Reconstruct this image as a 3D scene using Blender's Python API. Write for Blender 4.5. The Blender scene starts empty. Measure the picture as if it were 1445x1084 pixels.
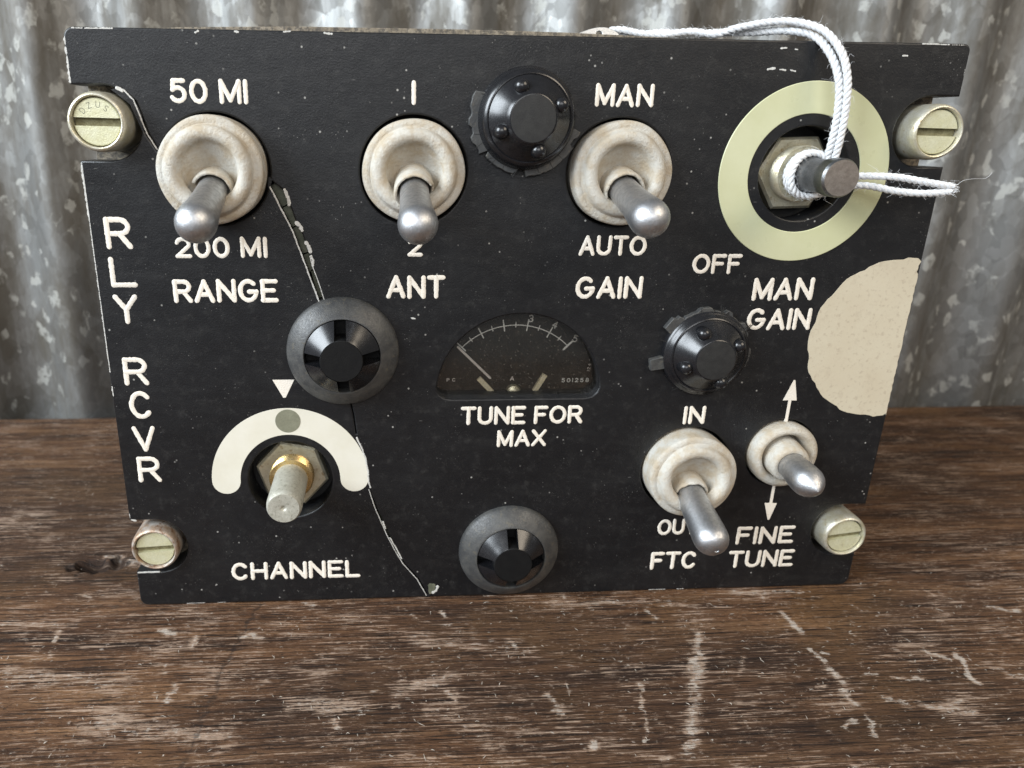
import bpy, bmesh, math, random
import numpy as np
from mathutils import Vector, Matrix, geometry
random.seed(7); rng = np.random.default_rng(11)
S = bpy.context.scene
C = S.collection
MM = 0.001
R = math.radians

# ------------------------------------------------------------------ camera
cam_d = bpy.data.cameras.new('camera'); cam = bpy.data.objects.new('camera', cam_d); C.objects.link(cam)
S.camera = cam
pitch, yaw, roll = 0.318198, 0.064824, 0.0111016
fw = Vector((math.sin(yaw)*math.cos(pitch), math.cos(yaw)*math.cos(pitch), -math.sin(pitch)))
rt0 = Vector((math.cos(yaw), -math.sin(yaw), 0)); up0 = rt0.cross(fw)
rt = math.cos(roll)*rt0 + math.sin(roll)*up0; up = -math.sin(roll)*rt0 + math.cos(roll)*up0
cam.matrix_world = Matrix(((rt.x, up.x, -fw.x, -24.633*MM), (rt.y, up.y, -fw.y, -121.836*MM), (rt.z, up.z, -fw.z, 90.458*MM), (0, 0, 0, 1)))
cam_d.sensor_width = 36; cam_d.lens = 36*1000/1445
cam_d.shift_x = (722.5-601.67)/1445; cam_d.shift_y = (511.93-542)/1445
cam_d.clip_start = 0.005; cam_d.clip_end = 20
cam_d.dof.use_dof = True; cam_d.dof.focus_distance = 0.121; cam_d.dof.aperture_fstop = 27

# ------------------------------------------------------------------ light
W = bpy.data.worlds.new('World'); S.world = W; W.use_nodes = True
W.node_tree.nodes['Background'].inputs[0].default_value = (0.96, 0.97, 1.0, 1)
W.node_tree.nodes['Background'].inputs[1].default_value = 0.16
def area(name, loc, target, sx, sy, power, col):
    d = bpy.data.lights.new(name, 'AREA'); d.shape = 'RECTANGLE'; d.size = sx; d.size_y = sy; d.energy = power; d.color = col
    o = bpy.data.objects.new(name, d); C.objects.link(o); o.location = loc
    o.rotation_euler = (Vector(target)-Vector(loc)).to_track_quat('-Z', 'Y').to_euler()
    return o
area('window_light', (-0.76, -0.33, 0.47), (0.0, 0.0, 0.05), 0.56, 0.48, 13.0, (0.85, 0.93, 1.0))
area('porch_light', (-0.15, -1.0, 0.50), (0.0, 0.0, 0.05), 0.7, 0.4, 3.2, (0.97, 0.98, 1.0))
area('doorway_light', (0.55, -0.55, 0.62), (0.03, 0.0, 0.03), 0.4, 0.4, 3.2, (1.0, 0.86, 0.68))
S.view_settings.view_transform = 'Standard'; S.view_settings.look = 'None'
S.view_settings.exposure = 0.32; S.view_settings.gamma = 1.0
S.render.engine = 'CYCLES'

# ------------------------------------------------------------------ node helper
class NT:
    def __init__(s, name):
        s.m = bpy.data.materials.new(name); s.m.use_nodes = True; s.t = s.m.node_tree
        s.b = s.t.nodes['Principled BSDF']; s.o = s.t.nodes['Material Output']
    def n(s, kind, **kw):
        nd = s.t.nodes.new(kind)
        for k, v in kw.items(): setattr(nd, k, v)
        return nd
    def put(s, sock, v):
        if hasattr(v, 'is_linked') or isinstance(v, bpy.types.NodeSocket): s.t.links.new(v, sock)
        elif isinstance(v, (tuple, list)) and sock.type == 'RGBA' and len(v) == 3: sock.default_value = (*v, 1)
        else: sock.default_value = v
    def coord(s, scale=(1000, 1000, 1000), rot=(0, 0, 0)):
        tc = s.n('ShaderNodeTexCoord'); mp = s.n('ShaderNodeMapping')
        mp.inputs['Scale'].default_value = scale; mp.inputs['Rotation'].default_value = rot
        s.t.links.new(tc.outputs['Object'], mp.inputs['Vector']); return mp.outputs[0]
    def noise(s, vec, scale=1.0, detail=4.0, rough=.55, dist=0.0):
        nd = s.n('ShaderNodeTexNoise'); s.put(nd.inputs['Vector'], vec)
        nd.inputs['Scale'].default_value = scale; nd.inputs['Detail'].default_value = detail
        nd.inputs['Roughness'].default_value = rough; nd.inputs['Distortion'].default_value = dist
        return nd.outputs[0]
    def voro(s, vec, scale=1.0, out='Distance', feature='F1', rand=1.0):
        nd = s.n('ShaderNodeTexVoronoi', feature=feature); s.put(nd.inputs['Vector'], vec)
        nd.inputs['Scale'].default_value = scale; nd.inputs['Randomness'].default_value = rand
        return nd.outputs[out]
    def math(s, op, a, b=0.0, c=0.0, clamp=False):
        nd = s.n('ShaderNodeMath', operation=op, use_clamp=clamp)
        for i, v in enumerate((a, b, c)): s.put(nd.inputs[i], v)
        return nd.outputs[0]
    def step(s, v, lo, hi):
        nd = s.n('ShaderNodeMapRange', interpolation_type='SMOOTHSTEP'); s.put(nd.inputs[0], v)
        nd.inputs[1].default_value = lo; nd.inputs[2].default_value = hi
        return nd.outputs[0]
    def lerp(s, v, lo, hi, a, b):
        nd = s.n('ShaderNodeMapRange'); s.put(nd.inputs[0], v)
        for i, x in enumerate((lo, hi, a, b)): nd.inputs[i+1].default_value = x
        return nd.outputs[0]
    def ramp(s, v, stops):
        nd = s.n('ShaderNodeValToRGB'); s.put(nd.inputs[0], v); e = nd.color_ramp.elements
        while len(e) < len(stops): e.new(0.5)
        for el, (p, c) in zip(e, stops): el.position = p; el.color = (*c, 1)
        return nd.outputs[0]
    def mix(s, f, a, b, blend='MIX'):
        nd = s.n('ShaderNodeMix', data_type='RGBA', blend_type=blend)
        s.put(nd.inputs[0], f); s.put(nd.inputs[6], a); s.put(nd.inputs[7], b); return nd.outputs[2]
    def attr(s, name):
        return s.n('ShaderNodeAttribute', attribute_name=name).outputs['Fac']
    def bump(s, h, strength=.3, dist=0.0002, prev=None):
        nd = s.n('ShaderNodeBump'); nd.inputs['Strength'].default_value = strength; nd.inputs['Distance'].default_value = dist
        s.put(nd.inputs['Height'], h)
        if prev is not None: s.put(nd.inputs['Normal'], prev)
        return nd.outputs[0]
    def set(s, **kw):
        names = dict(col='Base Color', rough='Roughness', metal='Metallic', spec='Specular IOR Level', norm='Normal', trans='Transmission Weight', ior='IOR', sss='Subsurface Weight', alpha='Alpha', sheen='Sheen Weight')
        for k, v in kw.items(): s.put(s.b.inputs[names[k]], v)
        return s.m

def mat_paint():
    t = NT('black_panel_paint'); P = t.coord()
    fine = t.noise(P, 3.2, 3, .6); mid = t.noise(P, .35, 5, .6); big = t.noise(P, .05, 4, .6)
    smear = t.noise(t.coord((60, 1000, 300), (0, R(35), 0)), 1.0, 5, .65)
    specs = t.math('MULTIPLY', t.math('SUBTRACT', 1.0, t.step(t.voro(P, .55), .05, .13)), t.step(t.noise(P, .16, 2), .5, .62))
    specs2 = t.math('MULTIPLY', t.math('SUBTRACT', 1.0, t.step(t.voro(P, 1.4), .06, .16)), t.step(t.noise(P, .23, 2), .52, .66))
    dust = t.math('MAXIMUM', t.math('MULTIPLY', specs, .8), t.math('MULTIPLY', specs2, .35))
    scr = t.voro(t.coord((140, 1000, 700), (0, R(28), 0)), 1.0)
    scr = t.math('MULTIPLY', t.math('SUBTRACT', 1.0, t.step(scr, .02, .07)), t.step(t.noise(P, .09, 2), .53, .62))
    dust = t.math('MAXIMUM', dust, t.math('MULTIPLY', scr, .22))
    sp3 = t.math('MULTIPLY', t.math('SUBTRACT', 1.0, t.step(t.voro(P, 2.6), .08, .2)), t.step(t.noise(P, .12, 4, .65), .46, .66))
    dust = t.math('MAXIMUM', dust, t.math('MULTIPLY', sp3, .16))
    film = t.math('MULTIPLY', t.step(t.noise(P, .5, 6, .7), .5, .8), .05)
    dust = t.math('MAXIMUM', dust, film)
    base = t.ramp(mid, [(.25, (.0040, .0044, .0056)), (.6, (.0066, .0070, .0082)), (.85, (.014, .014, .014))])
    base = t.mix(t.math('MULTIPLY', t.step(smear, .5, .8), .35), base, (.026, .026, .025))
    col = t.mix(dust, base, (.42, .41, .38))
    rough = t.lerp(t.math('ADD', t.math('MULTIPLY', big, .7), t.math('MULTIPLY', smear, .3)), .3, .7, .34, .52)
    nb = t.bump(fine, .35, .00012); nb = t.bump(mid, .25, .0003, nb)
    return t.set(col=col, rough=rough, norm=nb, spec=.5)
def mat_plain(name, c0, c1, rough=(.4, .6), scale=.5, metal=0.0, bump=.15, spec=.5, stain=None, stain_lo=.55, grain=.35):
    t = NT(name); P = t.coord()
    a = t.noise(P, scale, 5, .6); b = t.noise(P, scale*6, 4, .6)
    col = t.mix(t.step(a, .3, .7), c0, c1)
    col = t.mix(t.lerp(b, .3, .7, 0, grain), col, tuple(.55*x for x in c0))
    if stain: col = t.mix(t.math('MULTIPLY', t.step(t.noise(P, scale*1.7, 6, .7), stain_lo, stain_lo+.12), .75), col, stain)
    r = t.lerp(b, .3, .7, *rough)
    return t.set(col=col, rough=r, metal=metal, norm=t.bump(b, bump, .00015), spec=spec)
def mat_letter():
    t = NT('engraved_fill'); P = t.coord()
    a = t.noise(P, 1.6, 5, .7); b = t.noise(P, .25, 3)
    col = t.mix(b, (.80, .72, .60), (.86, .82, .75))
    col = t.mix(t.step(a, .6, .72), col, (.36, .27, .19))
    return t.set(col=col, rough=.75, norm=t.bump(t.noise(P, 4, 3), .5, .0001), spec=.25)
def mat_wood():
    t = NT('weathered_wood'); mk = t.attr('mark'); dk = t.attr('dark')
    warp = t.noise(t.coord((14, 40, 1)), 1.0, 3)
    def stretched(sx, sy, det, ro, off=0, k=2.0):
        tc = t.n('ShaderNodeTexCoord'); mp = t.n('ShaderNodeMapping'); mp.inputs['Scale'].default_value = (sx*1000, sy*1000, 200)
        mp.inputs['Location'].default_value = (off, off*1.7, off)
        mp.inputs['Rotation'].default_value = (0, 0, R(-1.2)); t.t.links.new(tc.outputs['Object'], mp.inputs['Vector'])
        av = t.n('ShaderNodeVectorMath', operation='ADD'); t.t.links.new(mp.outputs[0], av.inputs[0])
        cx = t.n('ShaderNodeCombineXYZ'); t.t.links.new(t.math('MULTIPLY', warp, k*sy), cx.inputs[1]); t.t.links.new(cx.outputs[0], av.inputs[1])
        return t.noise(av.outputs[0], 1.0, det, ro)
    f0 = stretched(.016, .16, 5, .6, 11.0, 6.0)
    f1 = stretched(.03, .8, 5, .65); f2 = stretched(.075, 2.1, 4, .65, 3.0); f3 = stretched(.3, 3.6, 4, .7, 7.0)
    patch = t.noise(t.coord((22, 34, 1)), 1.0, 5, .65); patch2 = t.noise(t.coord((75, 120, 1)), 1.0, 5, .68); zone = t.noise(t.coord((9, 16, 1)), 1.0, 3, .5)
    tone = t.math('ADD', t.math('MULTIPLY', f0, .55), t.math('MULTIPLY', f1, .45))
    col = t.ramp(tone, [(.36, (.026, .014, .009)), (.45, (.092, .044, .022)), (.53, (.180, .090, .044)), (.64, (.31, .170, .086))])
    warm = t.step(patch, .50, .66)
    col = t.mix(t.math('MULTIPLY', warm, .55), col, (.235, .125, .052))
    dull = t.step(zone, .47, .60)
    col = t.mix(t.math('MULTIPLY', dull, .5), col, (.046, .027, .019))
    f4 = stretched(.10, 5.0, 3, .6, 17.0)
    pore = t.math('MAXIMUM', t.step(f2, .45, .39), t.math('MULTIPLY', t.step(f4, .42, .36), .8))
    col = t.mix(t.math('MULTIPLY', pore, .85), col, (.014, .009, .007))
    w = t.math('ADD', f2, t.math('ADD', t.math('MULTIPLY', t.math('SUBTRACT', patch2, .5), .55), t.math('MULTIPLY', t.math('SUBTRACT', f3, .5), .75)))
    w = t.math('ADD', w, t.math('MULTIPLY', t.math('SUBTRACT', .52, patch), .55))
    w = t.math('ADD', w, t.math('MULTIPLY', mk, .30))
    pale = t.step(t.math('ADD', t.math('ADD', w, .005), t.math('MULTIPLY', t.math('SUBTRACT', f4, .5), .5)), .60, .70)
    grey = t.mix(patch2, (.40, .255, .17), (.60, .46, .355))
    col = t.mix(t.math('MULTIPLY', pale, .80), col, grey)
    flake = t.noise(t.coord((520, 800, 1)), 1.0, 5, .72)
    flake = t.math('MULTIPLY', t.step(t.math('ADD', flake, t.math('MULTIPLY', mk, .10)), .63, .69), t.step(patch2, .44, .56))
    col = t.mix(t.math('MULTIPLY', flake, .75), col, (.58, .50, .43))
    crumb = t.noise(t.coord((700, 1500, 1)), 1.0, 5, .78); gate = t.step(t.noise(t.coord((110, 160, 1)), 1.0, 4, .65), .40, .60)
    col = t.mix(t.math('MULTIPLY', t.math('MULTIPLY', t.step(crumb, .56, .64), gate), .62), col, (.56, .45, .36))
    col = t.mix(t.math('MULTIPLY', t.step(crumb, .44, .36), .75), col, (.020, .012, .009))
    mm = t.step(t.math('ADD', mk, t.math('ADD', t.math('MULTIPLY', t.math('SUBTRACT', f3, .5), 2.2), t.math('MULTIPLY', t.math('SUBTRACT', t.noise(t.coord(), 1.1, 5, .7), .5), 2.2))), .58, .88)
    col = t.mix(t.math('MULTIPLY', mm, .85), col, (.58, .51, .44))
    dd = t.step(t.math('ADD', dk, t.math('MULTIPLY', t.math('SUBTRACT', f3, .5), 1.2)), .40, .85)
    col = t.mix(t.math('MULTIPLY', dd, .7), col, (.020, .014, .012))
    h = t.math('ADD', t.math('MULTIPLY', f2, 1.0), t.math('ADD', t.math('MULTIPLY', f3, .6), t.math('MULTIPLY', crumb, .9)))
    nb = t.bump(h, .8, .0010); nb = t.bump(f1, .5, .0014, nb)
    rough = t.lerp(pale, 0, 1, .58, .85)
    return t.set(col=col, rough=rough, norm=nb, spec=.22)
def mat_galv():
    t = NT('galvanized_steel'); P = t.coord((1000, 1000, 700))
    dv = t.n('ShaderNodeVectorMath', operation='ADD'); t.put(dv.inputs[0], P)
    nz = t.n('ShaderNodeTexNoise'); t.put(nz.inputs['Vector'], P); nz.inputs['Scale'].default_value = .5; nz.inputs['Detail'].default_value = 5
    sc = t.n('ShaderNodeVectorMath', operation='SCALE'); t.t.links.new(nz.outputs[1], sc.inputs[0]); sc.inputs['Scale'].default_value = 1.6
    t.t.links.new(sc.outputs[0], dv.inputs[1]); Q = dv.outputs[0]
    def cells(k):
        sp = t.n('ShaderNodeSeparateColor'); t.t.links.new(t.voro(Q, k, 'Color'), sp.inputs[0]); return sp.outputs
    c1 = cells(.17); c2 = cells(.36)
    v = t.math('ADD', t.math('MULTIPLY', c1[0], .55), t.math('MULTIPLY', c2[0], .45))
    grime = t.noise(t.coord((90, 90, 26)), 1.0, 6, .68); broad = t.noise(t.coord((30, 30, 9)), 1.0, 4, .6)
    col = t.ramp(v, [(.08, (.19, .19, .183)), (.5, (.255, .255, .247)), (.85, (.335, .34, .333))])
    streak = t.noise(t.coord((260, 260, 12)), 1.0, 4, .6)
    brown = t.step(t.math('ADD', t.math('ADD', t.math('MULTIPLY', grime, .5), t.math('MULTIPLY', broad, .35)), t.math('MULTIPLY', streak, .15)), .42, .60)
    col = t.mix(t.math('MULTIPLY', brown, .75), col, (.078, .063, .042))
    ox = t.math('MULTIPLY', t.step(c2[1], .84, .90), t.step(t.noise(P, .22, 5, .7), .42, .56))
    col = t.mix(t.math('MULTIPLY', ox, .5), col, (.50, .50, .46))
    rough = t.math('ADD', t.lerp(v, 0, 1, .58, .46), t.math('MULTIPLY', brown, .12))
    metal = t.math('SUBTRACT', .8, t.math('MAXIMUM', t.math('MULTIPLY', brown, .35), t.math('MULTIPLY', ox, .6)))
    nb = t.bump(t.math('ADD', v, t.math('MULTIPLY', grime, 1.0)), .3, .0006)
    return t.set(col=col, rough=rough, metal=metal, norm=nb)
def mat_rubber():
    t = NT('aged_silicone_rubber'); P = t.coord()
    a = t.noise(P, .35, 5, .62); b = t.noise(P, 2.2, 5, .65); c = t.noise(P, .6, 6, .7)
    col = t.mix(t.step(a, .35, .68), (.55, .53, .475), (.46, .39, .29))
    col = t.mix(t.math('MULTIPLY', t.step(b, .52, .72), .4), col, (.40, .33, .25))
    col = t.mix(t.math('MULTIPLY', t.step(c, .60, .75), .3), col, (.30, .25, .19))
    return t.set(col=col, rough=t.lerp(b, .3, .7, .5, .72), norm=t.bump(b, .55, .0004), spec=.3, sss=0.0)
def mat_alu():
    t = NT('worn_aluminium'); P = t.coord()
    a = t.noise(P, 1.2, 5, .65); b = t.noise(P, 6, 4, .6)
    col = t.mix(t.step(a, .35, .7), (.62, .63, .65), (.42, .43, .44))
    return t.set(col=col, metal=1.0, rough=t.lerp(a, .3, .7, .36, .52), norm=t.bump(b, .5, .00008))
def mat_glass():
    t = NT('meter_glass'); P = t.coord()
    g = t.n('ShaderNodeBsdfGlossy'); g.inputs['Roughness'].default_value = .12; g.inputs['Color'].default_value = (1, 1, 1, 1)
    tr = t.n('ShaderNodeBsdfTransparent'); tr.inputs['Color'].default_value = (.985, .98, .96, 1)
    d = t.n('ShaderNodeBsdfDiffuse'); d.inputs['Color'].default_value = (.30, .27, .22, 1)
    fr = t.n('ShaderNodeFresnel'); fr.inputs[0].default_value = 1.45
    m1 = t.n('ShaderNodeMixShader'); t.t.links.new(fr.outputs[0], m1.inputs[0]); t.t.links.new(tr.outputs[0], m1.inputs[1]); t.t.links.new(g.outputs[0], m1.inputs[2])
    sp = t.math('SUBTRACT', 1.0, t.step(t.voro(P, 1.3), .06, .2)); haze = t.lerp(t.noise(P, .25, 6, .7), .4, .75, .002, .025)
    m2 = t.n('ShaderNodeMixShader'); t.put(m2.inputs[0], t.math('ADD', haze, t.math('MULTIPLY', sp, .25), clamp=True))
    t.t.links.new(m1.outputs[0], m2.inputs[1]); t.t.links.new(d.outputs[0], m2.inputs[2]); t.t.links.new(m2.outputs[0], t.o.inputs[0])
    return t.m
def mat_patch():
    t = NT('bare_phenolic'); P = t.coord()
    a = t.noise(P, .12, 4, .6); b = t.noise(P, 1.1, 4, .65)
    col = t.mix(a, (.62, .57, .44), (.53, .455, .33))
    dots = t.math('MAXIMUM', t.math('MULTIPLY', t.step(b, .54, .66), .5), t.math('MULTIPLY', t.step(t.noise(P, .45, 5, .7), .52, .7), .3))
    col = t.mix(dots, col, (.40, .33, .24))
    sc = t.voro(t.coord((200, 1000, 900), (0, R(-38), 0)), 1.0)
    sc = t.math('MULTIPLY', t.math('SUBTRACT', 1.0, t.step(sc, .02, .06)), t.step(t.noise(P, .1, 2), .55, .65))
    col = t.mix(t.math('MULTIPLY', sc, .6), col, (.2, .15, .1))
    return t.set(col=col, rough=.6, norm=t.bump(b, .3, .0001))

M = dict(
    paint=mat_paint(), letter=mat_letter(), wood=mat_wood(), galv=mat_galv(), rubber=mat_rubber(), alu=mat_alu(), glass=mat_glass(), patch=mat_patch(),
    chip=mat_plain('chipped_white_core', (.55, .54, .50), (.72, .71, .68), (.4, .6), 1.0, bump=.4),
    clear=mat_plain('exposed_core_edge', (.10, .11, .075), (.19, .19, .14), (.15, .3), .6),
    lamp=mat_plain('glossy_black_plastic', (.008, .0085, .010), (.013, .013, .015), (.2, .3), .8, bump=.015, spec=.6),
    lampm=mat_plain('matte_black_plastic', (.014, .014, .014), (.024, .024, .023), (.5, .7), .8, bump=.3),
    lampd=mat_plain('dead_black_plastic', (.005, .005, .0055), (.008, .008, .008), (.55, .75), .8, bump=.3, spec=.22),
    flange=mat_plain('dusty_grey_plastic', (.045, .046, .047), (.085, .084, .079), (.35, .55), .5, bump=.35, stain=(.10, .09, .07)),
    brass=mat_plain('pale_cadmium_plate', (.70, .68, .44), (.78, .77, .56), (.35, .5), .7, metal=.35, bump=.35, stain=(.40, .33, .18), stain_lo=.6),
    cup=mat_plain('tarnished_cup', (.64, .59, .42), (.76, .74, .65), (.3, .5), .5, metal=.6, bump=.35, stain=(.42, .29, .13), stain_lo=.58),
    rustcup=mat_plain('rusty_cup', (.62, .60, .56), (.42, .26, .15), (.35, .6), .45, metal=.5, bump=.4, stain=(.20, .09, .04), stain_lo=.5),
    nut=mat_plain('plated_nut', (.62, .57, .40), (.72, .69, .55), (.3, .45), .6, metal=.7, bump=.3, stain=(.36, .27, .14)),
    shaft=mat_plain('dull_steel_shaft', (.52, .51, .43), (.62, .61, .53), (.4, .55), 1.1, metal=.4, bump=.6, stain=(.26, .25, .19), stain_lo=.53),
    slotf=mat_plain('dark_olive_slot', (.16, .14, .07), (.30, .28, .17), (.5, .7), 1.0, metal=.3, bump=.3),  # fastener slot floors, darker and more olive than the stud head
    gold=mat_plain('gold_plated_thread', (.62, .43, .17), (.70, .55, .30), (.22, .36), .8, metal=.9, bump=.2, stain=(.25, .16, .07)),
    dsteel=mat_plain('dark_steel_shaft', (.24, .25, .26), (.34, .34, .34), (.3, .42), .7, metal=1.0, bump=.25),
    tipm=mat_plain('brown_steel_end', (.30, .26, .23), (.40, .36, .32), (.35, .5), 1.2, metal=.8, bump=.3),
    inlay=mat_plain('white_inlay', (.70, .67, .56), (.75, .725, .63), (.4, .55), .15, bump=.05, stain=(.72, .66, .52), stain_lo=.66, grain=.04),
    glow=mat_plain('yellowed_ring_plastic', (.54, .545, .33), (.61, .615, .41), (.25, .4), .06, bump=.03, grain=.03),
    dot=mat_plain('grey_green_dot', (.20, .20, .14), (.25, .25, .18), (.45, .6), .5, bump=.1),
    cotton=mat_plain('white_cotton', (.72, .73, .74), (.78, .79, .80), (.85, .95), 1.5, bump=.5, spec=.15, grain=.08),
    tag=mat_plain('dull_tin_tag', (.55, .56, .56), (.68, .68, .67), (.3, .45), .4, metal=.6, bump=.1),
    dial=mat_plain('dark_dial', (.008, .0075, .007), (.016, .014, .012), (.5, .7), .4, bump=.25, stain=(.035, .026, .017), stain_lo=.55),
    dialink=mat_plain('dial_ink', (.85, .84, .80), (.88, .87, .85), (.5, .7), 2.0, bump=.1),
    dialbar=mat_plain('dial_cream_bar', (.78, .68, .46), (.84, .76, .58), (.5, .7), 1.0, bump=.1),
    needle=mat_plain('dial_needle', (.72, .66, .62), (.8, .74, .7), (.4, .6), 1.0, bump=.1),
    chassis=mat_plain('grey_chassis', (.10, .10, .10), (.15, .15, .14), (.5, .7), .1, bump=.1),
    back=mat_plain('edge_laminate', (.16, .13, .09), (.34, .29, .22), (.5, .7), .9, bump=.4, stain=(.05, .045, .04), stain_lo=.46),
    straw=mat_plain('pale_wood_fibre', (.52, .45, .37), (.66, .60, .52), (.6, .8), 1.0, bump=.1),
)

# ------------------------------------------------------------------ mesh helpers (all coordinates in millimetres)
def link(name, me, mat, parent=None, smooth=True):
    o = bpy.data.objects.new(name, me); C.objects.link(o)
    for m in (mat if isinstance(mat, (list, tuple)) else [mat]): me.materials.append(m)
    if smooth: me.polygons.foreach_set('use_smooth', [True]*len(me.polygons))
    if parent is not None: o.parent = parent
    return o
def mesh(name, V, F):
    me = bpy.data.meshes.new(name); me.from_pydata([(x*MM, y*MM, z*MM) for x, y, z in V], [], F); me.update(); return me
def sharp(me, deg=35):
    bm = bmesh.new(); bm.from_mesh(me); bmesh.ops.recalc_face_normals(bm, faces=bm.faces)
    for e in bm.edges:
        if len(e.link_faces) == 2: e.smooth = e.calc_face_angle(0) < R(deg)
    bm.to_mesh(me); bm.free(); return me
class Geo:
    def __init__(s): s.V = []; s.F = []
    def add(s, V, F):
        b = len(s.V); s.V += [tuple(v) for v in V]; s.F += [tuple(i+b for i in f) for f in F]
    def build(s, name, mat, parent=None, smooth=True, ang=35):
        me = mesh(name, s.V, s.F)
        if ang: sharp(me, ang)
        return link(name, me, mat, parent, smooth)
def lathe(prof, cx, cz, segs=64, jit=0.0, fn=None, close0=True, close1=True):
    """profile of (radius, outward) turned about the axis through (cx, cz); outward is towards -Y"""
    V = []; F = []; n = len(prof)
    for k in range(segs):
        a = 2*math.pi*k/segs
        for i, (r, o) in enumerate(prof):
            dx = dz = 0
            rr = r
            if fn: rr, o, dx, dz = fn(a, i, r, o)
            V.append((cx+rr*math.cos(a)+dx, -o, cz+rr*math.sin(a)+dz))
    for k in range(segs):
        k2 = (k+1) % segs
        for i in range(n-1): F.append((k*n+i, k2*n+i, k2*n+i+1, k*n+i+1))
    if close0 and prof[0][0] > 0: F.append(tuple(k*n for k in range(segs)))
    if close1 and prof[-1][0] > 0: F.append(tuple(k*n+n-1 for k in range(segs)))
    return V, F
def smooth_prof(p, sub=5):
    out = []
    for i in range(len(p)-1):
        p0 = p[max(i-1, 0)]; p1 = p[i]; p2 = p[i+1]; p3 = p[min(i+2, len(p)-1)]
        for k in range(sub):
            t = k/sub
            out.append(tuple(.5*((2*b)+(-a+c)*t+(2*a-5*b+4*c-d)*t*t+(-a+3*b-3*c+d)*t**3) for a, b, c, d in zip(p0, p1, p2, p3)))
    return out+[p[-1]]
def sweep(path, rad, n=8, caps=True):
    """round tube along a list of Vectors; rad a number or a list"""
    V = []; F = []; L = len(path); path = [Vector(p) for p in path]
    t0 = (path[1]-path[0]).normalized(); nrm = t0.orthogonal().normalized()
    for i, p in enumerate(path):
        t = (path[min(i+1, L-1)]-path[max(i-1, 0)]).normalized()
        nrm = (nrm-t*nrm.dot(t)).normalized(); b = t.cross(nrm)
        r = rad[i] if isinstance(rad, (list, tuple)) else rad
        for k in range(n):
            a = 2*math.pi*k/n; q = p+(nrm*math.cos(a)+b*math.sin(a))*r; V.append(tuple(q))
    for i in range(L-1):
        for k in range(n): F.append((i*n+k, i*n+(k+1) % n, (i+1)*n+(k+1) % n, (i+1)*n+k))
    if caps: F.append(tuple(range(n))[::-1]); F.append(tuple((L-1)*n+k for k in range(n)))
    return V, F
def spline(pts, step=.3):
    P = [Vector(p) for p in pts]; out = []
    for i in range(len(P)-1):
        a, b, c, d = P[max(i-1, 0)], P[i], P[i+1], P[min(i+2, len(P)-1)]
        n = max(2, int((c-b).length/step))
        for k in range(n):
            t = k/n; out.append(.5*((2*b)+(c-a)*t+(2*a-5*b+4*c-d)*t*t+(3*b-a-3*c+d)*t**3))
    return out+[P[-1]]
def stroke(pts, r, h=.05, y0=0.0, jit=.06):
    """flattened bead with round ends lying on the panel face; pts are (x, z)"""
    P = [Vector(p) for p in pts]; Q = [P[0]]
    for a, b in zip(P, P[1:]):
        n = max(1, int((b-a).length/(r*.7)))
        Q += [a+(b-a)*k/n for k in range(1, n+1)]
    secs = []
    L = len(Q)
    for i, p in enumerate(Q):
        t = (Q[min(i+1, L-1)]-Q[max(i-1, 0)]).normalized(); secs.append((p, t, r*(1+random.uniform(-jit, jit))))
    def cap(p, t, sgn): return [(p+t*sgn*r*math.sin(a), t, r*math.cos(a)) for a in (R(25), R(50), R(72), R(86))]
    secs = cap(Q[0], secs[0][1], -1)[::-1]+secs+cap(Q[-1], secs[-1][1], 1)
    V = []; F = []
    for p, t, w in secs:
        nn = Vector((-t.y, t.x)); hh = h*min(1, w/r+.15)
        for u, o in ((-1, -.02), (-.88, .8*hh), (0, hh), (.88, .8*hh), (1, -.02)):
            q = p+nn*w*u; V.append((q.x, y0-o, q.y))
    for i in range(len(secs)-1):
        for k in range(4): F.append((i*5+k, i*5+k+1, i*5+6+k, i*5+5+k))
    return V, F
def arcpts(cx, cz, r, a0, a1, n=24, rz=None):
    rz = r if rz is None else rz
    return [(cx+r*math.cos(R(a0+(a1-a0)*k/n)), cz+rz*math.sin(R(a0+(a1-a0)*k/n))) for k in range(n+1)]
def circle(cx, cz, r, n=72): return arcpts(cx, cz, r, 0, 360, n)[:-1]
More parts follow.
